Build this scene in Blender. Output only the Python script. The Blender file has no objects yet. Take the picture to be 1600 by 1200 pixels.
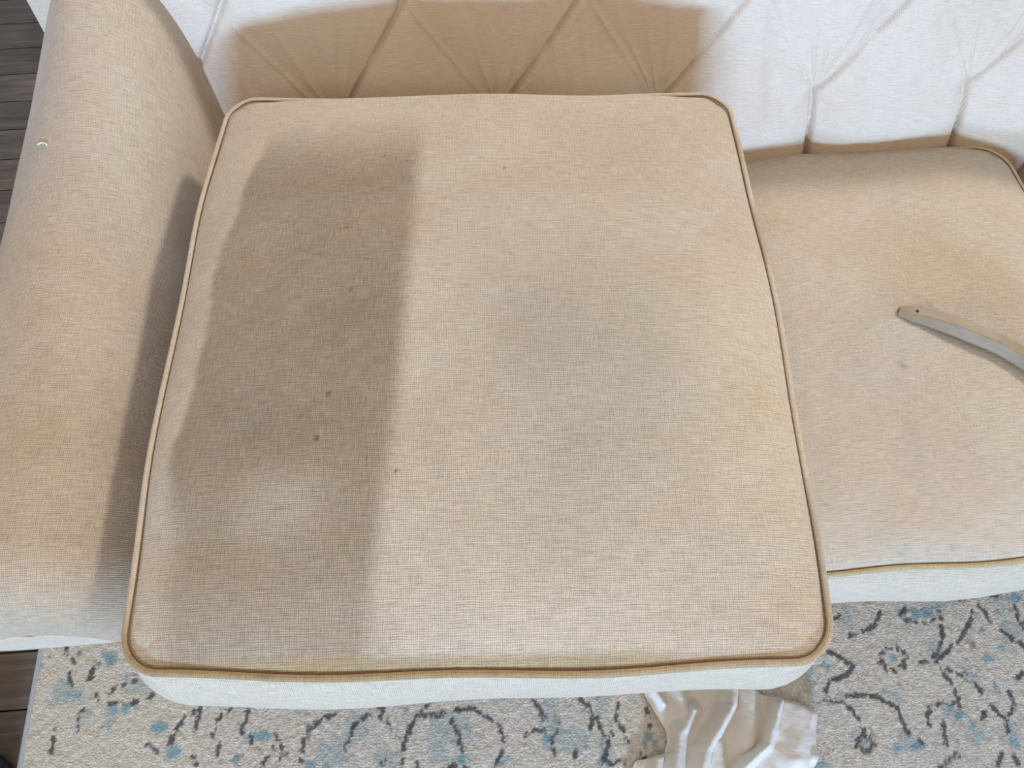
import bpy, bmesh, math, random
import numpy as np
from mathutils import Vector, Matrix
R = math.radians
PI = math.pi
rng = np.random.RandomState(7)
random.seed(7)
scn = bpy.context.scene
col = scn.collection

# ---------------------------------------------------------------- camera
CAMZ, PITCH, FPX = 1.41, 64.0, 1200.0
cd = bpy.data.cameras.new('camera'); cam = bpy.data.objects.new('camera', cd); col.objects.link(cam)
cd.sensor_width = 36; cd.lens = 36*FPX/1600; cd.clip_start = .01
cam.location = (0, 0, CAMZ); cam.rotation_euler = (R(90-PITCH), 0, 0)
scn.camera = cam

# ---------------------------------------------------------------- light
w = bpy.data.worlds.new('room_light'); scn.world = w; w.use_nodes = True
bg = w.node_tree.nodes['Background']
bg.inputs[0].default_value = (1.0, .925, .86, 1); bg.inputs[1].default_value = .49
def area(name, loc, target, size, energy, color):
    l = bpy.data.lights.new(name, 'AREA'); l.shape = 'RECTANGLE'; l.size, l.size_y = size
    l.energy = energy; l.color = color
    o = bpy.data.objects.new(name, l); col.objects.link(o); o.location = loc
    d = Vector(target)-Vector(loc); o.rotation_euler = d.to_track_quat('-Z', 'Y').to_euler()
    return o
# low daylight from the window in front of the sofa
area('window_daylight', (.30, -6.0, 1.30), (.1, .9, .62), (.85, .42), 560, (.335, .60, 1.0))
area('front_fill', (-.3, -1.3, 2.45), (-.1, .5, .5), (.6, .6), 9, (1.0, .88, .74))  # unseen warm fill light, added to lift the shaded backrest
# lamp high to the right, a little behind the sofa
area('room_lamp', (2.12, 2.16, 3.0), (-.1, .45, .6), (.35, .35), 63, (1.0, .965, .935))
scn.view_settings.view_transform = 'Standard'; scn.view_settings.look = 'None'
scn.view_settings.exposure = .07; scn.view_settings.gamma = 1
scn.view_settings.use_curve_mapping = False

# ---------------------------------------------------------------- helpers
def at(px, py, z):
    """world point at height z seen at a photograph position"""
    a = R(90-PITCH)
    dx, dy = (px-800)/FPX, -(py-600)/FPX
    v = Vector((dx, dy*math.cos(a)+math.sin(a), dy*math.sin(a)-math.cos(a)))
    t = (z-CAMZ)/v.z
    return Vector((v.x*t, v.y*t, z))
def tag(o, label=None, cat=None, group=None, kind=None):
    for k, v in (('label', label), ('category', cat), ('group', group), ('kind', kind)):
        if v: o[k] = v
    return o
def empty(name, loc=(0, 0, 0), rz=0):
    o = bpy.data.objects.new(name, None); col.objects.link(o)
    o.location = loc; o.rotation_euler = (0, 0, rz); o.empty_display_size = .05
    return o
def mesh_obj(name, verts, faces, mat, parent=None, uv=None, tint=None, smooth=True):
    me = bpy.data.meshes.new(name)
    me.from_pydata([tuple(map(float, v)) for v in verts], [], [tuple(int(i) for i in f) for f in faces])
    if uv is not None:
        lay = me.uv_layers.new(name='UVMap')
        li = np.empty(len(me.loops), dtype=np.int32); me.loops.foreach_get('vertex_index', li)
        lay.data.foreach_set('uv', np.asarray(uv, dtype=np.float32)[li].ravel())
    if tint is not None:
        a = me.color_attributes.new('tint', 'FLOAT_COLOR', 'POINT')
        t = np.ones((len(verts), 4), dtype=np.float32); t[:, :3] = tint
        a.data.foreach_set('color', t.ravel())
    if smooth: me.polygons.foreach_set('use_smooth', [True]*len(me.polygons))
    me.materials.append(mat); me.update()
    o = bpy.data.objects.new(name, me); col.objects.link(o); o.parent = parent
    return o
def grid_faces(nu, nv, cu=False, flip=False):
    f = []
    for j in range(nv-1):
        for i in range(nu if cu else nu-1):
            a = j*nu+i; b = j*nu+(i+1) % nu; c = (j+1)*nu+(i+1) % nu; d = (j+1)*nu+i
            f.append((a, d, c, b) if flip else (a, b, c, d))
    return f
def tube(name, pts, r, mat, parent, closed=False, n=8, tint=None, squash=1.0):
    P = np.array(pts, float); N = len(P); V = []; UV = []
    T = (np.roll(P, -1, 0)-np.roll(P, 1, 0)) if closed else np.gradient(P, axis=0)
    T /= np.linalg.norm(T, axis=1)[:, None]+1e-12
    s = 0
    for k in range(N):
        t = T[k]; up = np.array([0, 0, 1.]) if abs(t[2]) < .9 else np.array([1., 0, 0])
        a = np.cross(up, t); a /= np.linalg.norm(a); b = np.cross(t, a)
        if k: s += np.linalg.norm(P[k]-P[k-1])
        rr = r[k] if hasattr(r, '__len__') else r
        for q in range(n):
            an = 2*PI*q/n
            V.append(P[k]+rr*(a*math.cos(an)+b*math.sin(an)*squash)); UV.append((s, rr*an))
    F = grid_faces(n, N, cu=True, flip=False)
    if closed: F += [((N-1)*n+q, (N-1)*n+(q+1) % n, (q+1) % n, q) for q in range(n)]
    else: F += [tuple(range(n-1, -1, -1)), tuple((N-1)*n+q for q in range(n))]
    tt = None
    if tint is not None: tt = np.repeat(np.asarray(tint), n, axis=0) if np.ndim(tint) == 2 else np.tile(tint, (len(V), 1))
    return mesh_obj(name, V, F, mat, parent, UV, tt)
def sm(e0, e1, x):
    t = np.clip((x-e0)/(e1-e0), 0, 1); return t*t*(3-2*t)
_perm = rng.rand(256, 256)
def vnoise(x, y):
    xi = np.floor(x).astype(int); yi = np.floor(y).astype(int); fx = x-xi; fy = y-yi
    fx = fx*fx*(3-2*fx); fy = fy*fy*(3-2*fy)
    g = lambda a, b: _perm[a % 256, b % 256]
    return (g(xi, yi)*(1-fx)+g(xi+1, yi)*fx)*(1-fy)+(g(xi, yi+1)*(1-fx)+g(xi+1, yi+1)*fx)*fy
def fbm(x, y, o=4):
    s = 0; a = .5
    for k in range(o): s = s+a*vnoise(x*2**k+17*k, y*2**k+31*k); a *= .5
    return s/(1-.5**o)
def blot(x, y, cx, cy, rx, ry, soft=.5, warp=.25, ns=20):
    d = np.sqrt(((x-cx)/rx)**2+((y-cy)/ry)**2)+warp*(fbm(x*ns, y*ns)-.5)*2
    return 1-sm(1-soft, 1+soft, d)
def mixc(t, c, k):
    return t*(1-k[..., None])+np.asarray(c)*k[..., None]

# ---------------------------------------------------------------- materials
def nodes(name):
    m = bpy.data.materials.new(name); m.use_nodes = True
    nt = m.node_tree; b = nt.nodes['Principled BSDF']
    return m, nt, b
class G:
    def __init__(s, nt): s.nt = nt
    def n(s, t, **k):
        o = s.nt.nodes.new(t)
        for a, v in k.items(): setattr(o, a, v)
        return o
    def l(s, a, b): s.nt.links.new(a, b)
    def math(s, op, a, b=None, c=None):
        o = s.n('ShaderNodeMath', operation=op)
        for i, v in enumerate((a, b, c)):
            if v is None: continue
            if isinstance(v, (int, float)): o.inputs[i].default_value = v
            else: s.l(v, o.inputs[i])
        return o.outputs[0]
    def noise(s, vec, scale, detail=2, mapping=None, rough=.5):
        if mapping:
            m = s.n('ShaderNodeMapping'); m.inputs['Scale'].default_value = mapping; s.l(vec, m.inputs[0]); vec = m.outputs[0]
        o = s.n('ShaderNodeTexNoise'); o.inputs['Scale'].default_value = scale; o.inputs['Detail'].default_value = detail
        o.inputs['Roughness'].default_value = rough
        s.l(vec, o.inputs['Vector']); return o.outputs[0]
    def mix(s, f, a, b, blend='MIX'):
        o = s.n('ShaderNodeMix', data_type='RGBA', blend_type=blend)
        for i, v in ((0, f), (6, a), (7, b)):
            if isinstance(v, (int, float)): o.inputs[i].default_value = v
            elif isinstance(v, tuple): o.inputs[i].default_value = v
            else: s.l(v, o.inputs[i])
        return o.outputs[2]

def fabric(name, pitch=.0017, contrast=1.0, sheen=.35, bumpk=1.0, rough=.9):
    m, nt, b = nodes(name); g = G(nt)
    uv = g.n('ShaderNodeUVMap').outputs[0]
    # slight waver of the threads
    sep = g.n('ShaderNodeSeparateXYZ'); g.l(uv, sep.inputs[0])
    wob = g.noise(uv, 55, 2); wob2 = g.noise(uv, 71, 2)
    u = g.math('ADD', sep.outputs[0], g.math('MULTIPLY', wob, .0024))
    v = g.math('ADD', sep.outputs[1], g.math('MULTIPLY', wob2, .0024))
    su = g.math('SINE', g.math('MULTIPLY', u, 2*PI/pitch)); sv = g.math('SINE', g.math('MULTIPLY', v, 2*PI/(pitch*1.15)))
    weave = g.math('ADD', g.math('MULTIPLY', su, .5), g.math('MULTIPLY', sv, .5))          # -1..1
    slub_h = g.noise(uv, 1, 3, (48, 640, 1), .6)      # long threads along u
    slub_v = g.noise(uv, 1, 3, (640, 70, 1), .6)
    fine = g.noise(uv, 700, 2)
    patch = g.noise(uv, 7, 4)
    # thread gaps between the yarns look darker
    gap = g.math('MULTIPLY', g.math('MULTIPLY', g.math('MAXIMUM', g.math('SUBTRACT', weave, .15), 0.0), g.math('ADD', fine, .1)), -1.05)
    k = g.math('ADD', g.math('MULTIPLY', g.math('SUBTRACT', slub_h, .5), .85), g.math('MULTIPLY', g.math('SUBTRACT', slub_v, .5), .55))
    k = g.math('ADD', k, g.math('MULTIPLY', g.math('SUBTRACT', fine, .5), .7))
    k = g.math('ADD', k, gap)
    k = g.math('ADD', g.math('MULTIPLY', k, contrast), g.math('MULTIPLY', g.math('SUBTRACT', patch, .5), .16))
    k = g.math('ADD', k, 1.10)
    at_ = g.n('ShaderNodeAttribute', attribute_name='tint').outputs[0]
    comb = g.n('ShaderNodeCombineXYZ'); [g.l(k, comb.inputs[i]) for i in range(3)]
    warm = g.mix(g.math('MULTIPLY', slub_v, .35), at_, (.60, .44, .28, 1), 'MIX')
    c = g.mix(1.0, warm, comb.outputs[0], 'MULTIPLY')
    g.l(c, b.inputs['Base Color'])
    b.inputs['Roughness'].default_value = rough
    b.inputs['Specular IOR Level'].default_value = .15
    b.inputs['Sheen Weight'].default_value = sheen; b.inputs['Sheen Roughness'].default_value = .45
    b.inputs['Sheen Tint'].default_value = (1, .98, .95, 1)
    h = g.math('ADD', g.math('MULTIPLY', weave, -.5), g.math('ADD', g.math('MULTIPLY', slub_h, 1.4), g.math('MULTIPLY', slub_v, 1.2)))
    bp = g.n('ShaderNodeBump'); bp.inputs['Strength'].default_value = .55*bumpk; bp.inputs['Distance'].default_value = .0007
    g.l(h, bp.inputs['Height']); g.l(bp.outputs[0], b.inputs['Normal'])
    return m
FAB = fabric('beige_woven_fabric')
FAB_BACK = fabric('beige_backrest_fabric', contrast=.6, bumpk=.6)
PIPE = fabric('piping_cord_fabric', pitch=.0016, contrast=.8)
def plain(name, colr, rough=.6, noise_amt=.15, scale=60, sheen=0, bump=0, stretch=None, spec=.5):
    m, nt, b = nodes(name); g = G(nt)
    co = g.n('ShaderNodeTexCoord').outputs['Object']
    nz = g.noise(co, scale, 4, stretch)
    k = g.math('ADD', g.math('MULTIPLY', g.math('SUBTRACT', nz, .5), noise_amt*4), 1.0)
    comb = g.n('ShaderNodeCombineXYZ'); [g.l(k, comb.inputs[i]) for i in range(3)]
    g.l(g.mix(1.0, tuple(colr)+(1,), comb.outputs[0], 'MULTIPLY'), b.inputs['Base Color'])
    b.inputs['Roughness'].default_value = rough; b.inputs['Sheen Weight'].default_value = sheen
    b.inputs['Specular IOR Level'].default_value = spec
    if bump:
        bp = g.n('ShaderNodeBump'); bp.inputs['Strength'].default_value = .6; bp.inputs['Distance'].default_value = bump
        g.l(nz, bp.inputs['Height']); g.l(bp.outputs[0], b.inputs['Normal'])
    return m
STITCH = plain('brown_stitch_thread', (.16, .09, .035), .9)
WOODLEG = plain('dark_leg_wood', (.05, .03, .02), .4)
PAINT = plain('pale_wall_paint', (.62, .59, .54), .8, .02, 4)
SUB = plain('subfloor', (.05, .045, .04), .9)
TRIM = plain('white_trim_paint', (.7, .69, .66), .5, .02, 4)

YAW = R(4.5)
BASE = np.array([.575, .478, .365])      # fabric dry and clean
SOIL = np.array([.36, .275, .195])      # damp soiled
# ---------------------------------------------------------------- structure
fl = mesh_obj('floor', [(-3, -3, -.03), (4, -3, -.03), (4, 4, -.03), (-3, 4, -.03)], [(0, 1, 2, 3)], SUB, smooth=False); tag(fl, kind='structure')
def wood():
    m, nt, b = nodes('grey_brown_plank_wood'); g = G(nt)
    co = g.n('ShaderNodeTexCoord').outputs['Object']
    inf = g.n('ShaderNodeObjectInfo').outputs['Random']
    off = g.n('ShaderNodeVectorMath', operation='ADD'); g.l(co, off.inputs[0])
    cb = g.n('ShaderNodeCombineXYZ'); g.l(g.math('MULTIPLY', inf, 40.0), cb.inputs[0]); g.l(g.math('MULTIPLY', inf, 17.0), cb.inputs[1]); g.l(cb.outputs[0], off.inputs[1])
    n1 = g.noise(off.outputs[0], 1, 5, (4, 45, 1), .65); n2 = g.noise(off.outputs[0], 1, 4, (14, 200, 1)); n3 = g.noise(off.outputs[0], 5, 3)
    r = g.n('ShaderNodeValToRGB'); g.l(g.math('ADD', g.math('MULTIPLY', n1, .65), g.math('MULTIPLY', n3, .35)), r.inputs[0])
    e = r.color_ramp.elements; e[0].position = .33; e[0].color = (.042, .032, .025, 1); e[1].position = .66; e[1].color = (.16, .125, .095, 1)
    x = r.color_ramp.elements.new(.5); x.color = (.09, .068, .052, 1)
    k = g.math('ADD', g.math('MULTIPLY', n2, .5), g.math('ADD', g.math('MULTIPLY', inf, .45), .53))
    c3 = g.n('ShaderNodeCombineXYZ'); [g.l(k, c3.inputs[i]) for i in range(3)]
    g.l(g.mix(1.0, r.outputs[0], c3.outputs[0], 'MULTIPLY'), b.inputs['Base Color'])
    b.inputs['Roughness'].default_value = .55
    bp = g.n('ShaderNodeBump'); bp.inputs['Strength'].default_value = .3; bp.inputs['Distance'].default_value = .001
    g.l(n2, bp.inputs['Height']); g.l(bp.outputs[0], b.inputs['Normal'])
    return m
WOOD = wood()
def box_mesh(name, sx, sy, sz, bev, mat, seg=1):
    bm = bmesh.new(); bmesh.ops.create_cube(bm, size=1)
    bmesh.ops.scale(bm, vec=(sx, sy, sz), verts=bm.verts)
    if bev: bmesh.ops.bevel(bm, geom=bm.edges[:], offset=bev, segments=seg, affect='EDGES')
    me = bpy.data.meshes.new(name); bm.to_mesh(me); bm.free(); me.materials.append(mat); return me
PW, PL = .095, 1.25
pm = box_mesh('plank', PL-.0022, PW-.0022, .03, .0015, WOOD)
cs, sn = math.cos(YAW), math.sin(YAW)
y0 = at(0, 1021, 0); row0 = -y0.x*sn+y0.y*cs            # one joint row known from the photograph
for r_ in range(-14, 31):
    yl = row0+PW*(r_+.5); sh = (r_*.437) % 1*PL
    for c_ in range(-4, 3):
        xl = c_*PL+sh+.1
        X, Y = xl*cs-yl*sn, xl*sn+yl*cs
        if not (-2.9 < X < 2.9 and -1.4 < Y < 2.75): continue
        p = bpy.data.objects.new('plank', pm); col.objects.link(p); p.parent = fl
        p.location = (X, Y, -.015); p.rotation_euler = (0, 0, YAW)

# wall behind the sofa, just outside the picture
wb = mesh_obj('wall_back', [(-2.9, 2.4, 0), (3.6, 2.4+6.5*.0787, 0), (3.6, 2.4+6.5*.0787, 2.5), (-2.9, 2.4, 2.5)], [(0, 1, 2, 3)], PAINT, smooth=False); tag(wb, kind='structure')
sld = wb.modifiers.new('thick', 'SOLIDIFY'); sld.thickness = .1; sld.offset = -1

# ---------------------------------------------------------------- rug
LEFTX = -.803-.005*.0787
def rug_local(p):            # world -> rug frame (x right, y away)
    dx, dy = p[0]-LEFTX, p[1]
    return dx*cs+dy*sn, -dx*sn+dy*cs
def rl(px, py): return rug_local(at(px, py, .012))
DARK = [
 [(470,1190),(475,1155),(483,1140),(495,1130),(510,1120),(525,1115)], [(540,1175),(543,1160),(548,1145),(555,1130),(567,1122),(580,1117)],
 [(592,1118),(605,1127),(615,1135),(622,1150)], [(577,1090),(588,1103),(598,1110)], [(635,1155),(643,1135),(650,1120),(658,1112)],
 [(662,1116),(676,1118),(690,1115)], [(665,1105),(675,1093),(685,1088)], [(690,1115),(705,1108),(735,1107),(750,1112),(765,1122),(780,1135),(787,1150),(785,1170),(775,1195)],
 [(705,1125),(715,1145),(720,1160),(722,1175)], [(630,1160),(632,1180),(625,1198)], [(430,1150),(440,1170),(437,1185)], [(410,1195),(418,1182)], [(404,1170),(406,1171)],
 [(426,1169),(428,1170)], [(655,1190),(650,1205)], [(598,1190),(600,1191)], [(770,1085),(795,1084)], [(468,1097),(495,1096)],
 [(105,1003),(103,1022)], [(113,1028),(115,1034)], [(107,1050),(110,1070)], [(170,1082),(190,1070),(210,1064)], [(170,1098),(190,1100),(215,1095)], [(85,1140),(82,1158),(79,1178)],
 [(120,1137),(115,1147)], [(275,1140),(288,1120),(302,1112)], [(312,1105),(307,1140)], [(331,1150),(340,1125),(352,1112),(366,1103)], [(378,1142),(386,1112)],
 [(230,1165),(245,1175)], [(340,1165),(342,1180)], [(390,1150),(394,1160)], [(145,1045),(140,1062)], [(128,1110),(122,1122)], [(270,1150),(262,1165)], [(150,1085),(152,1095)], [(225,1092),(240,1085)], [(300,1180),(306,1195)],
 [(905,1092),(918,1103),(925,1122),(922,1138)], [(932,1120),(938,1135),(945,1150)], [(967,1100),(962,1125),(972,1140),(981,1158)], [(955,1145),(950,1165),(942,1190)], [(1012,1108),(1015,1135)],
 [(1003,1175),(1008,1190)], [(940,1185),(955,1195),(968,1190)], [(900,1170),(897,1185)],
 [(830,1090),(842,1105),(850,1122)], [(870,1140),(862,1160),(866,1180)], [(820,1150),(835,1140),(850,1145)],
 [(1295,1016),(1312,1026),(1336,1042),(1325,1052),(1301,1064),(1290,1080)], [(1327,994),(1350,986),(1368,975),(1374,956)],
 [(1469,955),(1474,991),(1467,1016),(1453,1033),(1437,1034)], [(1520,956),(1513,981),(1494,1007),(1475,1023),(1463,1035)], [(1529,947),(1540,956),(1548,969)],
 [(1586,947),(1593,972),(1602,985)], [(1567,985),(1586,1000),(1602,1010)], [(1472,1045),(1491,1073),(1501,1102)],
 [(1479,1045),(1510,1057),(1536,1080),(1548,1102),(1574,1127),(1575,1143)], [(1577,1080),(1586,1099),(1577,1124)],
 [(1282,1099),(1295,1095),(1317,1095),(1333,1111),(1349,1130),(1352,1146)], [(1323,1088),(1350,1086),(1374,1089),(1403,1108),(1415,1137),(1424,1152)],
 [(1452,1132),(1449,1118),(1455,1106),(1472,1098),(1490,1098)], [(1305,968),(1312,962)], [(1408,960),(1414,950)], [(1416,968),(1440,974),(1460,968)], [(1590,1060),(1600,1050)], [(1540,1110),(1535,1125)],
 [(1288,1180),(1298,1170)], [(1475,1130),(1478,1160)], [(1568,1178),(1560,1195)], [(1585,1180),(1592,1192)], [(1180,1098),(1195,1105),(1210,1112)], [(1425,1150),(1440,1160)], [(1500,935),(1530,930)], [(1550,930),(1570,925)]]
for (fx, fy, fr, n_) in ((1396, 1029, 22, 9), (1352, 1162, 15, 7)):
    for k in range(n_):
        a_ = 2*PI*k/n_; DARK.append([(fx+fr*math.cos(a_), fy+fr*.9*math.sin(a_)), (fx+fr*.8*math.cos(a_+.25), fy+fr*.72*math.sin(a_+.25))])
TEAL = [(410,1150,13,9),(540,1182,16,8),(720,1187,16,8),(786,1188,14,9),(480,1197,14,9),(635,1108,5,5),(165,1030,18,12),(115,1085,16,6),(190,1107,24,9),(205,1058,12,6),
 (250,1135,16,12),(270,1175,12,9),(395,1152,10,9),(370,1187,10,8),(160,1142,10,8),(915,1160,5,10),(1015,1158,11,16),(945,1192,12,8),(990,1095,8,5),(1434,958,28,9),(1396,1029,7,7),
 (1463,1104,13,6),(1481,1106,13,7),(1500,1117,12,8),(1515,1133,11,8),(1521,1157,11,5),(1403,1171,7,10),(1434,1165,14,8),(1545,1029,11,5),(1507,1029,5,4),(1536,985,5,5),(1555,1070,4,6),
 (1585,932,12,8),(1583,1160,10,9),(1352,1160,6,6),(1290,1040,6,6),(1285,1195,14,7),(855,1155,10,8),(1253,1090,5,7),(1465,950,8,6),(1565,1010,6,4),(1580,1135,5,5)]
strokes = [[rl(*p) for p in s] for s in DARK]
blobs = []
for (bx, by, rx, ry) in TEAL:
    c = rl(bx, by); e = rl(bx+rx, by); f = rl(bx, by-ry)
    blobs.append((c[0], c[1], math.hypot(e[0]-c[0], e[1]-c[1]), math.hypot(f[0]-c[0], f[1]-c[1])))
rr = random.Random(3)
for k in range(150):          # the same kind of scrolls over the part of the rug outside the picture
    cx, cy = rr.uniform(.05, 2.25), rr.uniform(-1.25, .38)
    if .0 < cx < 1.9 and -.09 < cy < .2: continue
    rad = rr.uniform(.03, .08); a0 = rr.uniform(0, 6.28); sw = rr.uniform(1.5, 4)
    strokes.append([(cx+rad*(1-.4*i/9)*math.cos(a0+sw*i/9), cy+rad*(1-.4*i/9)*math.sin(a0+sw*i/9)) for i in range(10)])
    if k % 2: blobs.append((cx+rad*math.cos(a0), cy+rad*math.sin(a0), rr.uniform(.008, .022), rr.uniform(.008, .018)))
RW, RY0, RY1 = 2.3, -1.3, .42
gx = np.concatenate([np.arange(0, 1.95, .0027), np.arange(1.95, RW+.001, .006)])
gy = np.concatenate([np.arange(RY0, -.1, .006), np.arange(-.1, .22, .0027), np.arange(.22, RY1+.001, .006)])
X, Y = np.meshgrid(gx, gy); nx, ny = len(gx), len(gy)
wx = X+.0035*(fbm(X*110, Y*110, 2)-.5)+.005*(fbm(X*320+9, Y*320, 1)-.5); wy = Y+.0035*(fbm(X*110+50, Y*110, 2)-.5)+.005*(fbm(X*320, Y*320+77, 1)-.5)
dd = np.full(X.shape, 1.)
for s in strokes:
    P = np.array(s); x0, y0_ = P.min(0)-.03; x1, y1_ = P.max(0)+.03
    i0, i1 = np.searchsorted(gx, [x0, x1]); j0, j1 = np.searchsorted(gy, [y0_, y1_])
    if i1 <= i0 or j1 <= j0: continue
    sx, sy = wx[j0:j1, i0:i1], wy[j0:j1, i0:i1]; sub = dd[j0:j1, i0:i1]
    for a_, b_ in zip(P[:-1], P[1:]):
        d = b_-a_; t = np.clip(((sx-a_[0])*d[0]+(sy-a_[1])*d[1])/max(d@d, 1e-9), 0, 1)
        sub[:] = np.minimum(sub, np.hypot(sx-a_[0]-t*d[0], sy-a_[1]-t*d[1]))
wid = .0003+.0050*fbm(X*130+3, Y*130, 2)
dark = 1-sm(wid, wid+.0022, dd)
dark *= sm(.24, .40, fbm(X*120, Y*120+40, 2))
dark = np.maximum(dark, .7*sm(.76, .84, fbm(X*60+11, Y*38+5, 2))*sm(.5, .65, fbm(X*9, Y*9+8, 2)))
teal = np.zeros(X.shape)
for (bx, by, rx, ry) in blobs:
    i0, i1 = np.searchsorted(gx, [bx-2*rx-.01, bx+2*rx+.01]); j0, j1 = np.searchsorted(gy, [by-2*ry-.01, by+2*ry+.01])
    if i1 <= i0 or j1 <= j0: continue
    sx, sy = wx[j0:j1, i0:i1], wy[j0:j1, i0:i1]
    q = np.hypot((sx-bx)/rx, (sy-by)/ry)
    teal[j0:j1, i0:i1] = np.maximum(teal[j0:j1, i0:i1], 1-sm(.75, 1.3, q))
teal *= sm(.25, .55, fbm(X*100+60, Y*100, 2)); teal = np.maximum(teal, .45*sm(.6, .72, fbm(X*22+4, Y*22+9, 3)))
m1 = fbm(X*9, Y*9, 4)[..., None]; m2 = fbm(X*260, Y*200, 2)[..., None]
base = np.array([.74, .67, .58])*(1-m1)+np.array([.68, .66, .63])*m1
base = base*(.66+.42*m2)*np.array([1.04, .985, .92])
warmk = (1-sm(.12, .42, X))+.5*sm(.55, .75, fbm(X*5+30, Y*5, 3)); base = mixc(base, (.72, .63, .47), np.clip(warmk, 0, 1)*.6)
tint = mixc(base, (.20, .345, .375), teal*.85); tint = mixc(tint, (.09, .082, .085), dark*.92)
Z = .010+.0022*(fbm(X*190, Y*150, 2)-.5)
nrm = Z.copy()
V = np.stack([X.ravel(), Y.ravel(), nrm.ravel()], 1)
def rugmat():
    m, nt, b = nodes('rug_pile'); g = G(nt)
    a = g.n('ShaderNodeAttribute', attribute_name='tint').outputs[0]
    co = g.n('ShaderNodeTexCoord').outputs['Object']
    nz = g.noise(co, 1, 3, (420, 300, 300)); n2 = g.noise(co, 1, 2, (150, 330, 200))
    k = g.math('ADD', g.math('MULTIPLY', nz, .9), g.math('ADD', g.math('MULTIPLY', n2, .6), .28))
    cb = g.n('ShaderNodeCombineXYZ'); [g.l(k, cb.inputs[i]) for i in range(3)]
    g.l(g.mix(1.0, a, cb.outputs[0], 'MULTIPLY'), b.inputs['Base Color'])
    b.inputs['Roughness'].default_value = 1; b.inputs['Specular IOR Level'].default_value = .05; b.inputs['Sheen Weight'].default_value = .2
    bp = g.n('ShaderNodeBump'); bp.inputs['Strength'].default_value = .8; bp.inputs['Distance'].default_value = .0025
    g.l(g.math('ADD', nz, n2), bp.inputs['Height']); g.l(bp.outputs[0], b.inputs['Normal'])
    return m
rug = empty('rug', (LEFTX, 0, 0), YAW)
tag(rug, 'cream and grey rug with charcoal scrolls and faded teal flowers under the sofa front', 'rug')
mesh_obj('pile', V, grid_faces(nx, ny), rugmat(), rug, tint=tint.reshape(-1, 3))
RB = plain('rug_binding_yarn', (.50, .50, .48), .9, .12, 300, bump=.001)
bind = [(-.001, y_, .0062) for y_ in np.linspace(RY0, RY1, 60)]
o = tube('binding', bind, .0058, RB, rug, n=8); o['label'] = 'pale grey bound edge'
me_ = box_mesh('backing', RW, RY1-RY0, .005, 0, SUB); o = bpy.data.objects.new('backing', me_); col.objects.link(o); o.parent = rug; o.location = (RW/2, (RY0+RY1)/2, .0035)

# ---------------------------------------------------------------- sofa
OX, OY = -.326, .151
def sw(x, y, z=0): return Vector((OX+x*cs-y*sn, OY+x*sn+y*cs, z))
sofa = empty('sofa', (OX, OY, 0), YAW)
tag(sofa, 'beige woven sofa with flared arm and deep tufted backrest', 'sofa')
IW = 1.73
# backrest
nu, nv = 1150, 260
uu = np.linspace(-.12, IW+.12, nu); vv = np.linspace(0, 1, nv)
U, Vv = np.meshgrid(uu, vv)
Zb = .34+Vv*.58
A_, U0, Z1, DZ = .232, .128, .580, .165
leanu = U-U0-(.59-Zb).clip(0)*.14
vp = (Zb-Z1)/DZ
vpp = np.clip(vp, 0, 9)
# above the second row of buttons the folds run on to the top as more diamonds
p_ = leanu/A_+vpp/2; q_ = leanu/A_-vpp/2
low = 1-sm(-.30, .10, vp)
e_ = .75-.40*low
hp = np.abs(np.sin(PI*p_))**e_; hq = np.abs(np.sin(PI*q_))**e_
hl = np.abs(np.sin(PI*leanu/A_))**.40
h = (hp*hq)*(1-low)+hl*low
dbt = np.full(U.shape, 9.); wr = np.zeros(U.shape)
for row in range(0, 3):
    for k in range(-2, 10):
        bu = U0+(k+.5*(row % 2))*A_; bz = Z1+row*DZ
        r2 = np.hypot(U-bu, Zb-bz); dbt = np.minimum(dbt, r2)
        th = np.arctan2(U-bu, Zb-bz)
        jt = .12*math.sin(k*2.3+row)
        for a0, wa, am, ln in ((-.36, .035, 1.2, .11), (-.12, .035, .9, .13), (.14, .04, 1.0, .14), (.34, .04, .7, .11), (-.62, .05, .5, .07)):
            wr += am*np.exp(-((th-a0-jt)/wa)**2)*np.exp(-(r2/ln)**2)*sm(.0, .05, r2)*.0040
dq = np.abs(q_-np.round(q_))*A_*.8; dp = np.abs(p_-np.round(p_))*A_*.8; dl = np.abs(leanu/A_-np.round(leanu/A_))*A_
up = sm(-.04, .06, vp); near = 1-sm(.05, .15, dbt)
groove = -.010*np.exp(-(dq/.0034)**2)*up*near + .0035*np.exp(-(dp/.0032)**2)*up*(1-sm(.08, .16, dbt)) - .012*np.exp(-(dl/.0038)**2)*(1-up)*sm(.40, .46, Zb)
wr2 = (fbm(U*30+(Zb-.6)*5, Zb*3.0, 3)-.5)*.0075+(fbm(U*75+(Zb)*9, Zb*5, 2)-.5)*.0022
amp = .010+.012*low
disp = amp*h - .009*np.exp(-(dbt/.012)**2) + groove + wr*sm(.5, .58, Zb) + wr2*sm(.50, .60, Zb)
disp *= 1-.75*sm(.80, .92, Zb)
bot = 1-sm(.34, .50, Zb); disp = disp*(1-bot*.6)
yb = .63+.2126*(Zb-.48)+.012
Yb = yb-disp*1.0
top = sm(.86, .92, Zb)
Zo = Zb-.0
Yb = Yb+top*top*.03
V = np.stack([U.ravel(), Yb.ravel(), Zo.ravel()], 1)
mc = fbm(U*7, Zb*7, 4)
tb = np.tile(np.array([.72, .61, .50]), (nv, nu, 1)); tb = mixc(tb, (.66, .51, .39), .5*sm(.45, .7, mc))
seat_shade = (1-sm(.508, .530, Zb+.010*hl-.010+.008*(fbm(U*12, Zb*12, 2)-.5)))*sm(.45, .62, U)  # cushion shadow painted into the colour low on the backrest
tb = mixc(tb, (.47, .345, .225), seat_shade*.6)
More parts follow.
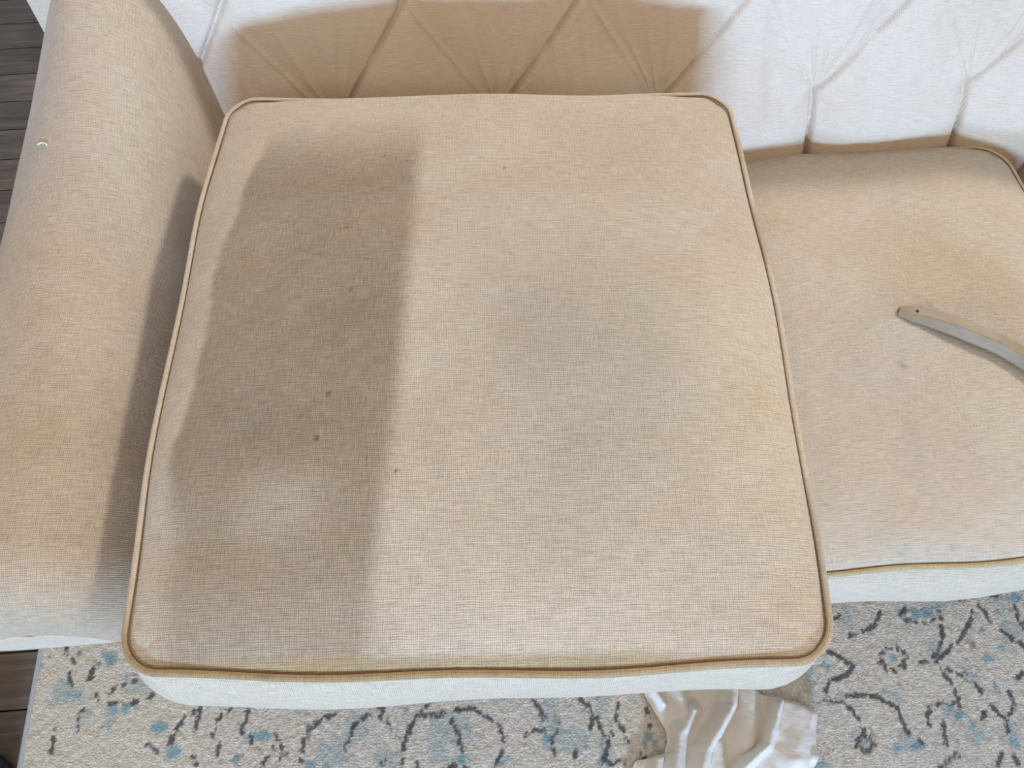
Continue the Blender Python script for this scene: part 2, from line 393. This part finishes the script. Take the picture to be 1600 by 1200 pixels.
mesh_obj('backrest', V, grid_faces(nu, nv), FAB_BACK, sofa, np.stack([U.ravel(), Zb.ravel()], 1), tb.reshape(-1, 3))
# padded shell of the back: rounded top roll and rear
prof = [(.71, .40), (.725, .70), (.755, .905), (.775, .928), (.81, .94), (.845, .93), (.865, .90), (.86, .6), (.82, .12), (.66, .12), (.66, .40)]
us = np.linspace(-.235, IW+.235, 30)
Vs = [(u, y, z-(.03*max(0, (abs(u-IW/2)-IW/2)/.2)**2 if z > .5 else 0)) for y, z in prof for u in us]
mesh_obj('backrest_shell', Vs, grid_faces(30, len(prof)), FAB_BACK, sofa, [(v[0], v[1]+v[2]) for v in Vs], np.tile(BASE, (len(Vs), 1)))
# arms
def make_arm(mirror):
    pr = np.array([(0.03, .30), (.01, .42), (-.010, .50), (-.026, .59), (-.040, .655), (-.058, .70), (-.085, .727), (-.12, .740), (-.155, .740), (-.19, .730), (-.222, .706), (-.243, .668), (-.253, .61), (-.255, .50), (-.252, .30), (-.25, .07)])
    # resample finely by arc length
    s = np.concatenate([[0], np.cumsum(np.hypot(*np.diff(pr, axis=0).T))]); S = np.linspace(0, s[-1], 150)
    # smooth interpolation (catmull via numpy: interpolate then soften)
    px_ = np.interp(S, s, pr[:, 0]); pz = np.interp(S, s, pr[:, 1])
    for _ in range(14):
        px_[1:-1] = (px_[:-2]+2*px_[1:-1]+px_[2:])/4; pz[1:-1] = (pz[:-2]+2*pz[1:-1]+pz[2:])/4
    K = len(S); cx, cz = -.12, .45
    tx = np.gradient(px_); tz = np.gradient(pz); L = np.hypot(tx, tz); nxx, nzz = -tz/L, tx/L      # inward or outward, fixed below
    sgn = np.sign((px_-cx)*nxx+(pz-cz)*nzz).sum(); sgn = 1 if sgn > 0 else -1; nxx *= sgn; nzz *= sgn
    ins = .072
    rows = []
    for a in np.linspace(0, PI/2, 14):                    # rounded front edge
        rows.append((ins*(1-math.sin(a)), ins*(1-math.cos(a)), None))
    ys = list(np.linspace(.03, .86, 150))[1:]
    Vt, UVt, T = [], [], []
    def yf(z): return -.040+np.maximum(0, .62-z)*.20
    allrows = [(i_, d_) for i_, d_, _ in rows]
    base_y = 0
    def shrink(i_): return cx+(px_-cx)*(1-i_/.150), np.where(pz > .58, .58+(pz-.58)*(1-i_/.170), pz)
    for i_, d_ in allrows:
        x, z = shrink(i_); y = yf(pz)+d_
        Vt.append(np.stack([x, y, z], 1)); UVt.append(np.stack([S, y], 1))
    for yy in ys:
        y = np.maximum(yf(pz)+ins, 0)*0+yf(pz)+ins+(yy-.03)*(.86-yf(pz)-ins)/(.83)
        rise = .085*sm(.34, .72, np.array(yy))*sm(.5, .72, pz)*sm(-.245, -.12, px_); ramp = sm(.03, .16, np.array(yy))
        z = pz+rise
        x = px_ + .004*(fbm(S*9, np.full(K, yy*5), 3)-.5)*2*sm(.45, .6, pz)*ramp
        z = z + .004*(fbm(S*7+5, np.full(K, yy*6+2), 3)-.5)*2*sm(.45, .6, pz)*ramp
        Vt.append(np.stack([x, y, z], 1)); UVt.append(np.stack([S, y], 1))
    Vt = np.concatenate(Vt); UVt = np.concatenate(UVt)
    nr = len(Vt)//K
    G3 = Vt.reshape(nr, K, 3); dv = np.linalg.norm(np.diff(G3, axis=0), axis=2); vc = np.concatenate([np.zeros((1, K)), np.cumsum(dv, 0)])
    UVt = np.stack([np.tile(S, (nr, 1)), vc], 2).reshape(-1, 2)
    s_, y_ = UVt[:, 0], Vt[:, 1]
    t = np.tile(BASE*.90, (len(Vt), 1))
    nn = fbm(s_*8+3, y_*6, 4)
    t = mixc(t, (.43, .325, .24), .6*sm(.42, .68, nn))
    # hand worn brown zones along the top
    xx = Vt[:, 0]
    t = mixc(t, (.40, .29, .19), .55*blot(xx, y_, -.12, .06, .07, .16, .6, .5, 12))
    t = mixc(t, (.52, .37, .265), .6*blot(xx, y_, -.16, .52, .05, .20, .7, .5, 12))
    t = mixc(t, (.42, .33, .24), .45*blot(xx, y_, -.20, .40, .05, .10, .7, .5, 12))
    if mirror: Vt[:, 0] = IW-Vt[:, 0]
    name = 'arm'
    FF = grid_faces(K, nr, flip=mirror)
    o = mesh_obj(name, Vt, FF, FAB, sofa, UVt, t)
    # flat front panel closing the roll
    x, z = shrink(ins)
    n2 = 8; Vp, UVp = [], []
    cxp = -.12
    for k in range(n2):
        f = k/(n2-1); X2 = x*(1-f)+cxp*f; Y2 = yf(pz)-.0006*min(1, k/1.5); Z2 = z*(1-.0*f)
        Vp.append(np.stack([X2, Y2, Z2], 1)); UVp.append(np.stack([X2, Z2], 1))
    Vp = np.concatenate(Vp); 
    if mirror: Vp[:, 0] = IW-Vp[:, 0]
    mesh_obj('arm_front_panel', Vp, grid_faces(K, n2, flip=mirror), FAB, sofa, np.concatenate(UVp), np.tile(BASE*1.08, (len(Vp), 1)))
make_arm(False); make_arm(True)
def part_box(name, sx, sy, sz, loc, mat, parent, bev=.01, fabric_uv=False, seg=2):
    me = box_mesh(name, sx, sy, sz, bev, mat, seg)
    if fabric_uv:
        lay = me.uv_layers.new(name='UVMap')
        for p in me.polygons:
            n_ = p.normal
            for li in p.loop_indices:
                c = me.vertices[me.loops[li].vertex_index].co
                lay.data[li].uv = (c.x, c.z) if abs(n_.y) > .6 else ((c.y, c.z) if abs(n_.x) > .6 else (c.x, c.y))
        a = me.color_attributes.new('tint', 'FLOAT_COLOR', 'POINT')
        for d in a.data: d.color = tuple(BASE)+(1,)
    o = bpy.data.objects.new(name, me); col.objects.link(o); o.parent = parent; o.location = loc
    return o
part_box('seat_deck', IW+.04, .60, .21, (IW/2, .365, .224), FAB, sofa, .02, True)
for lx, ly, lz in ((-.12, .10, .012), (IW+.12, .10, .012), (-.12, .80, .0), (IW+.12, .80, .0)):
    bm = bmesh.new(); bmesh.ops.create_cone(bm, cap_ends=True, segments=16, radius1=.018, radius2=.028, depth=.125-lz)
    me = bpy.data.meshes.new('leg'); bm.to_mesh(me); bm.free(); me.materials.append(WOODLEG)
    o = bpy.data.objects.new('leg', me); col.objects.link(o); o.parent = sofa; o.location = (lx, ly, (.125+lz)/2)

# ---------------------------------------------------------------- cushions
def make_cushion(label, W, D, T, cr_top, cr_bot, loc, rz, tint_fn=None, pipe_fn=None, rad=.035, bulge=(.008, .020), wob=.0015, seed=0, group=None, res=220):
    root = empty('seat_cushion', loc, rz); tag(root, label, 'cushion', group)
    a, b = W/2, D/2
    def shape(s, t):
        x, y = s*a, t*b
        rx = np.sign(x)*np.maximum(np.abs(x)-(a-rad), 0); ry = np.sign(y)*np.maximum(np.abs(y)-(b-rad), 0)
        m = np.maximum(np.abs(rx), np.abs(ry)); L = np.hypot(rx, ry); k = np.where(L > 1e-9, m/np.maximum(L, 1e-9), 1)
        x2 = x-rx+rx*k; y2 = y-ry+ry*k
        # sides swell a little and the seams wander
        x2 = x2+np.sign(s)*np.abs(s)**3*(.010*(1-t*t))+wob*np.abs(s)**3*np.sin(t*7+seed)*1.0
        y2 = y2+np.sign(t)*np.abs(t)**3*(.006*(1-s*s))+wob*np.abs(t)**3*np.sin(s*8+seed*2)
        return x2, y2
    # nonuniform parameter: dense near the rim
    q = np.linspace(-1, 1, res); q = np.sin(q*PI/2)*.55+q*.45
    S, Tt = np.meshgrid(q, q)
    X, Y = shape(S, Tt)
    def crown(S, Tt, c):
        f = (1-np.abs(S)**3.2)**.6*(1-np.abs(Tt)**3.2)**.6
        return c*f+(fbm(S*2.2+seed*3, Tt*2.2+seed, 3)-.5)*.014*np.clip(f*2, 0, 1)
    def rim(x, y): return (fbm(x*7+seed, y*7+4, 2)-.5)*.004-.007*sm(.8*b, b, y)*(1-np.clip(np.abs(x)/(a*.93), 0, 1)**4)
    for nm, sgn, zc, c in (('top_panel', 1, T, cr_top), ('bottom_panel', -1, 0, cr_bot)):
        Zc = zc+sgn*crown(S, Tt, c)+rim(X, Y)
        puff = .010*np.exp(-((Tt-.965)/.035)**2)*(1-np.clip(np.abs(S)/.93, 0, 1)**4)*(Tt < 1)*sm(0, .02, 1-Tt)
        V = np.stack([X.ravel(), (Y+puff).ravel(), Zc.ravel()], 1)
        t = tint_fn(X, Y) if (tint_fn and sgn > 0) else np.tile(BASE, X.shape+(1,))
        mesh_obj(nm, V, grid_faces(res, res, flip=(sgn < 0)), FAB, root, np.stack([X.ravel(), Y.ravel()], 1), t.reshape(-1, 3))
    # perimeter loop
    M = 90; e = np.linspace(-1, 1, M, endpoint=False)
    ps = np.concatenate([e, np.ones(M), -e, -np.ones(M)]); pt = np.concatenate([-np.ones(M), e, np.ones(M), -e])
    PX, PY = shape(ps, pt)
    N = len(PX); tx = np.roll(PX, -1)-np.roll(PX, 1); ty = np.roll(PY, -1)-np.roll(PY, 1); L = np.hypot(tx, ty); nxp, nyp = ty/L, -tx/L
    arc = np.concatenate([[0], np.cumsum(np.hypot(np.diff(PX), np.diff(PY)))])
    rows = 18; V, UV, tt = [], [], []
    for k in range(rows):
        f = k/(rows-1); o_ = (bulge[0]+(bulge[1]-bulge[0])*nyp**2)*(4*f*(1-f))**.75-.001; o_ = o_*(1+.25*np.sin(arc*9+seed))
        V.append(np.stack([PX+nxp*o_, PY+nyp*o_, T*f+rim(PX, PY)], 1)); UV.append(np.stack([arc, np.full(N, T*f)], 1))
        c = np.tile(BASE*1.06, (N, 1)); tt.append(c)
    mesh_obj('side_band', np.concatenate(V), grid_faces(N, rows, cu=True), FAB, root, np.concatenate(UV), np.concatenate(tt))
    for zc in (T, 0):
        P = np.stack([PX+nxp*.0024, PY+nyp*.0024, zc+rim(PX, PY)+(.0012 if zc else -.0012)], 1)
        tn = pipe_fn(PX, PY) if pipe_fn else np.tile([.52, .42, .30], (N, 1))
        pp = tube('piping', P, .0034, PIPE, root, closed=True, n=10, tint=tn)
        pp['label'] = 'tan piping cord'
        if zc:
            P2 = np.stack([PX-nxp*.0010, PY-nyp*.0010, zc+rim(PX, PY)+.0034], 1)
            tube('stitching', P2, .0006, STITCH, pp, closed=True, n=5)
    def top_z(xw, yw):
        lx, ly = (xw-loc[0])*math.cos(rz)+(yw-loc[1])*math.sin(rz), -(xw-loc[0])*math.sin(rz)+(yw-loc[1])*math.cos(rz)
        return loc[2]+T+float(crown(np.array(lx/a), np.array(ly/b), cr_top))+float(rim(np.array(lx), np.array(ly)))
    return top_z

def loose_tint(X, Y):
    t = np.tile(np.array([.57, .485, .385]), X.shape+(1,))
    n = fbm(X*9, Y*9, 4); n2 = fbm(X*40, Y*40, 3)
    t = mixc(t, (.51, .425, .33), .6*sm(.4, .65, n))
    # grey smudge right of the middle, and yellowish rim at the right
    t = mixc(t, (.40, .36, .305), .75*blot(X, Y, .10, -.06, .10, .12, .85, .5, 9))
    t = mixc(t, (.43, .37, .31), .55*blot(X, Y, .07, -.02, .035, .05, .8, .6, 14))
    t = mixc(t, (.60, .51, .36), .5*blot(X, Y, .27, -.10, .05, .16, .8, .5, 9))
    t = mixc(t, (.55, .40, .26), .4*blot(X, Y, .262, -.275, .03, .02, .8, .5, 20))
    # damp uncleaned strip on the left: straight right border, crinkled left border
    xr = -.070+.010*(Y/.3)-.012*sm(-.05, -.3, Y); left = -.262+.010*(fbm(Y*14, Y*0+3, 3)-.5)*2-.006+.016*sm(.05, .15, Y)+.010*sm(.16, .25, Y)-.012*sm(-.06, -.14, Y)
    k = sm(left-.004, left+.006+.03*sm(-.12, -.22, Y), X)*(1-sm(xr-.010, xr+.014, X))
    k = k*(1-sm(.17, .29, Y+.10*sm(-.22, -.08, X)*0+.02*n))
    dk = np.array([.245, .193, .138]) + (n-.5)[..., None]*np.array([.07, .055, .04])*2
    k2 = k*(.92-.25*sm(-.20, -.30, Y))
    t = t*(1-k2[..., None])+dk*k2[..., None]
    t = mixc(t, (.62, .55, .46), .35*blot(X, Y, -.162, -.185, .035, .03, .9, .6, 20))
    t = mixc(t, (.22, .16, .11), .7*blot(X, Y, -.168, -.190, .006, .0022, .6, .9, 120))
    t = mixc(t, (.36, .25, .12), .85*sm(-.306, -.316, Y)*(.5+.5*(1-sm(.1, .25, X))))
    # specks
    for sx, sy, r in ((-.135, -.085, .0016), (-.142, -.128, .0018), (-.07, -.16, .0012), (-.122, .025, .0014), (.03, .18, .001), (-.10, .2, .001), (-.132, .1, .001)):
        t = mixc(t, (.05, .035, .02), .9*(1-sm(r, r*1.9, np.hypot(X-sx, Y-sy))))
    return t
def loose_pipe(x, y):
    f = sm(-.24, -.31, y)
    t = np.tile(np.array([.60, .49, .36]), (len(x), 1)); t = mixc(t, (.33, .225, .105), f*(1-.3*sm(.0, .25, x)))
    t = mixc(t, (.33, .26, .19), .6*sm(.22, .29, x)*(1-f)*sm(.3, .6, fbm(y*9, x*0, 2)))
    return mixc(t, (.22, .15, .08), .7*sm(.66, .8, fbm(x*70+4, y*70, 2))*f)
G1 = None
make_cushion('raised beige seat cushion with dark damp strip on its left half, stacked beside left arm', .584, .634, .165, .040, .030, (-.0345, .387, .572), R(1.0), loose_tint, loose_pipe, rad=.030, bulge=(.016, .019), seed=1, res=300)
c = sw(.276, .312)
make_cushion('beige seat cushion lying hidden underneath the raised cushion beside left arm', .520, .615, .145, .045, .006, (c.x, c.y, .335), YAW, None, None, rad=.045, seed=2, res=90, bulge=(.005, .02))
def mid_tint(X, Y):
    t = np.tile(np.array([.54, .465, .365]), X.shape+(1,)); n = fbm(X*8+7, Y*8, 4)
    t = mixc(t, (.55, .44, .34), .6*sm(.42, .66, n))
    t = mixc(t, (.50, .42, .30), .5*blot(X, Y, .16, .09, .10, .09, .8, .5, 9))
    t = mixc(t, (.42, .37, .31), .65*blot(X, Y, .10, -.01, .07, .035, .8, .7, 14))
    t = mixc(t, (.45, .39, .33), .5*blot(X, Y, -.03, -.08, .06, .10, .8, .6, 10))
    t = mixc(t, (.40, .35, .29), .35*blot(X, Y, .2, -.08, .12, .03, .8, .8, 16))
    for sx, sy, r in ((.045, .012, .004), (.05, -.02, .005), (-.02, -.07, .004), (-.015, -.075, .003)):
        t = mixc(t, (.27, .235, .185), .5*(1-sm(r*.5, r*2.2, np.hypot(X-sx, Y-sy)+.004*(fbm(X*200, Y*200, 2)-.5))))
    return t
c = sw(.868, .312)
mid_z = make_cushion('beige seat cushion right of the raised one, with the curved wooden handle on it', .556, .628, .152, .047, .006, (c.x, c.y, .335), YAW, mid_tint, lambda x, y: mixc(np.tile(np.array([.60, .47, .32]), (len(x), 1)), (.42, .33, .17), sm(-.24, -.31, y)*.9), rad=.045, seed=5, wob=.002, res=240, bulge=(.006, .024))
c = sw(1.462, .312)
make_cushion('beige seat cushion beside the right arm, only its corner in the picture', .530, .622, .145, .034, .006, (c.x, c.y, .335), YAW, None, None, rad=.045, seed=8, res=120, bulge=(.005, .02))

# ---------------------------------------------------------------- curved wooden handle lying on the middle cushion
def handle_wood():
    m, nt, b = nodes('worn_varnished_beech'); g = G(nt)
    co = g.n('ShaderNodeUVMap').outputs[0]
    n1 = g.noise(co, 1, 4, (30, 500, 1)); n2 = g.noise(co, 60, 3)
    a = g.n('ShaderNodeAttribute', attribute_name='tint').outputs[0]
    k = g.math('ADD', g.math('MULTIPLY', n1, .5), g.math('ADD', g.math('MULTIPLY', n2, .4), .55))
    cb = g.n('ShaderNodeCombineXYZ'); [g.l(k, cb.inputs[i]) for i in range(3)]
    g.l(g.mix(1.0, a, cb.outputs[0], 'MULTIPLY'), b.inputs['Base Color'])
    b.inputs['Roughness'].default_value = .5; b.inputs['Coat Weight'].default_value = .0; b.inputs['Coat Roughness'].default_value = .25
    return m
ZT = .532
mid = [(1400, 491), (1440, 500), (1480, 514), (1520, 530), (1560, 547), (1596, 566), (1632, 592), (1668, 624), (1700, 662)]
P = np.array([at(a, b, ZT)[:] for a, b in mid])
s = np.concatenate([[0], np.cumsum(np.linalg.norm(np.diff(P, axis=0), axis=1))]); NS = 64
S = np.linspace(0, s[-1], NS); C = np.stack([np.interp(S, s, P[:, i]) for i in range(3)], 1)
for _ in range(12): C[1:-1] = (C[:-2]+2*C[1:-1]+C[2:])/4
C[:, 2] = [mid_z(x_, y_)+.0015 for x_, y_, _ in C]
tool = empty('curved_handle', tuple(C[0])); tag(tool, 'curved tan wooden handle with a hanging hole, lying on the right-hand seat cushion', 'handle')
Tn = np.gradient(C, axis=0); Tn /= np.linalg.norm(Tn, axis=1)[:, None]
Nn = np.stack([-Tn[:, 1], Tn[:, 0], 0*Tn[:, 0]], 1)
V, UV, TT = [], [], []
TAN, PALE = (.29, .205, .115), (.66, .62, .56)
SEC = [(-1, -1), (-1, -.65), (-.36, .92), (-.26, 1), (.3, 1.02), (.88, 1), (1, .75), (1, -1), (0, -1)]
for k in range(NS):
    f = S[k]/S[-1]; hw = .0100*(min(1, .55+S[k]*28)) + .0018*math.sin(PI*min(1, f*1.4)); ht = .0062*min(1, .35+S[k]*9)+.0005
    lift = .006*math.sin(PI*f)+.0035
    for (a_, b_) in SEC:
        V.append(C[k]-C[0]+Nn[k]*a_*hw+np.array([0, 0, ht*b_+ht+lift-.004])); UV.append((S[k], a_*hw+b_*ht))
        TT.append(TAN)
n_ = len(SEC); F = grid_faces(n_, NS, cu=True)+[tuple(range(n_-1, -1, -1)), tuple((NS-1)*n_+q for q in range(n_))]
HB = mesh_obj('grip', V, F, handle_wood(), tool, UV, TT, smooth=False)
hk = 5
hp_ = C[hk]-C[0]; zt = np.array(V).reshape(NS, n_, 3)[hk, 4, 2]
bm = bmesh.new()
for ri, (r_, z_) in enumerate(((.0028, .0005), (.0022, .0006), (.0019, -.0004))): pass
bmesh.ops.create_cone(bm, cap_ends=True, segments=20, radius1=.0018, radius2=.0021, depth=.0012)
me = bpy.data.meshes.new('hole_shade_disc'); bm.to_mesh(me); bm.free(); me.materials.append(plain('hole_shade', (.035, .02, .012), .8))  # disc coloured dark for the shaded depth; the grip is uncut
o = bpy.data.objects.new('hole_shade_disc', me); col.objects.link(o); o.parent = tool; o.location = (hp_[0]+Nn[hk][0]*.0022, hp_[1]+Nn[hk][1]*.0022, zt-.0003); o['label'] = 'dark disc standing in for the shaded hanging hole'

# ---------------------------------------------------------------- crumpled white towel on the rug
RID = [([(1140,1060),(1138,1100),(1120,1135),(1098,1170),(1088,1215)], 9, .030), ([(1055,1066),(1062,1095),(1070,1120)], 10, .018), ([(1215,1085),(1203,1130),(1195,1163),(1165,1190),(1140,1215)], 7, .026),
       ([(1080,1110),(1062,1145),(1056,1180),(1052,1215)], 9, .022), ([(1168,1080),(1170,1120),(1165,1160)], 12, .018), ([(1245,1100),(1250,1140),(1245,1185)], 14, .014), ([(1272,1112),(1272,1150),(1275,1185)], 6, .010),
       ([(1030,1172),(1026,1190),(1022,1215)], 7, .016), ([(1120,1160),(1125,1190),(1130,1215)], 8, .012), ([(1022,1080),(1036,1100)], 5, .012)]
ZC = .028
ts = np.linspace(0, 1, 100); ss = np.linspace(0, 1, 150)
LB = [(1030, 1036), (1006, 1060), (1006, 1080), (1022, 1108), (1043, 1142), (1044, 1160), (1040, 1178), (1020, 1184), (992, 1190), (978, 1240)]
RB_ = [(1130, 1036), (1165, 1060), (1190, 1084), (1240, 1096), (1281, 1111), (1277, 1140), (1277, 1165), (1283, 1184), (1255, 1240)]
def lerpc(c, t):
    c = np.array(c, float); x = np.linspace(0, 1, len(c)); return np.stack([np.interp(t, x, c[:, 0]), np.interp(t, x, c[:, 1])], -1)
Lp, Rp = lerpc(LB, ts), lerpc(RB_, ts)
def smooth1(c, n=3):
    for _ in range(n): c[1:-1] = (c[:-2]+2*c[1:-1]+c[2:])/4
    return c
Lp, Rp = smooth1(Lp), smooth1(Rp)
PX = Lp[:, None, 0]*(1-ss)[None]+Rp[:, None, 0]*ss[None]; PY = Lp[:, None, 1]*(1-ss)[None]+Rp[:, None, 1]*ss[None]
H = np.zeros(PX.shape)
for pts, wd, ht in RID:
    P = np.array(pts, float); d = np.full(PX.shape, 1e9)
    for a_, b_ in zip(P[:-1], P[1:]):
        e = b_-a_; t = np.clip(((PX-a_[0])*e[0]+(PY-a_[1])*e[1])/(e@e), 0, 1); d = np.minimum(d, np.hypot(PX-a_[0]-t*e[0], PY-a_[1]-t*e[1]))
    H = np.maximum(H, 1.45*ht*np.exp(-(d/(wd*1.15))**2*.8))
edge = np.minimum(sm(0, .06, ss)[None], sm(0, .06, 1-ss)[None])*np.ones(PX.shape)
Zc = .0165+H*(.25+.75*edge)+.004*fbm(PX*.05, PY*.05, 3)*edge+.0007*(fbm(PX*.7, PY*.7, 2)-.5)
V = np.zeros(PX.shape+(3,))
for j in range(PX.shape[0]):
    for i in range(PX.shape[1]):
        V[j, i] = at(PX[j, i], PY[j, i], ZC)[:]
V[..., 2] = Zc
twm = plain('white_cotton_terry', (.77, .70, .62), 1.0, .04, 60, sheen=.15, bump=.0008, spec=.1)
tw = mesh_obj('cloth', V.reshape(-1, 3), grid_faces(PX.shape[1], PX.shape[0], flip=True), twm)
tag(tw, 'crumpled white cotton towel lying on the rug below the raised cushion', 'towel')
sd = tw.modifiers.new('thickness', 'SOLIDIFY'); sd.thickness = .003; sd.offset = 0

# ---------------------------------------------------------------- lint on the arm, navy shoe
from mathutils.bvhtree import BVHTree
_arm = bpy.data.objects['arm'].data
_bv = BVHTree.FromPolygons([v.co[:] for v in _arm.vertices], [p.vertices[:] for p in _arm.polygons])
_M = Matrix.Translation((OX, OY, 0)) @ Matrix.Rotation(YAW, 4, 'Z')
_Mi = _M.inverted()
def on_arm(px, py):
    q = at(px, py, .5); o_ = Vector((0, 0, CAMZ))
    h_ = _bv.ray_cast(_Mi @ o_, (_Mi.to_3x3() @ (q-o_)).normalized())[0]
    return _M @ h_
pts = [tuple(on_arm(67+7*math.cos(a), 228-4*math.sin(a))+Vector((0, 0, .0009))) for a in np.linspace(2.9, .1, 12)]
th = tube('lint_thread', pts, .0009, plain('white_lint', (.85, .85, .83), .9), None, n=6)
tag(th, 'tiny white curl of lint on the left arm of the sofa', 'lint')

NAVY = plain('navy_canvas', (.012, .02, .06), .9, .1, 200, bump=.0005)
SOLE = plain('black_rubber_sole', (.015, .015, .02), .6)
sp = at(-32, 1216, .03)
shoe = empty('shoe', (sp.x, sp.y, 0), R(-8)); tag(shoe, 'toe of a dark navy shoe on the wooden floor beside the rug', 'shoe')
def shoe_loft(z0, z1f, wk, name, mat):
    V, n = [], 20; L = np.linspace(0, 1, 26)
    for f in L:
        y = .035-.27*f; hwid = wk*(.040*math.sqrt(max(0, 1-(1-min(f*4.2, 1))**2))+.004)*(1-.18*math.exp(-((f-.62)/.16)**2))*(1 if f < .93 else math.sqrt(max(.02, 1-((f-.93)/.075)**2)))
        zt_ = z1f(f)
        for q in range(n):
            a = 2*PI*q/n; c_, s_ = math.cos(a), math.sin(a)
            V.append((hwid*np.sign(c_)*abs(c_)**.8, y, z0+(zt_-z0)*(.5+.5*np.sign(s_)*abs(s_)**.8)))
    F = grid_faces(n, len(L), cu=True, flip=True)+[tuple(range(n)), tuple((len(L)-1)*n+q for q in range(n-1, -1, -1))]
    return mesh_obj(name, V, F, mat, shoe)
shoe_loft(.001, lambda f: .020, 1.06, 'sole', SOLE)
shoe_loft(.018, lambda f: .045+.055*sm(.1, .6, np.array(f))*1.0, 1.0, 'upper', NAVY)
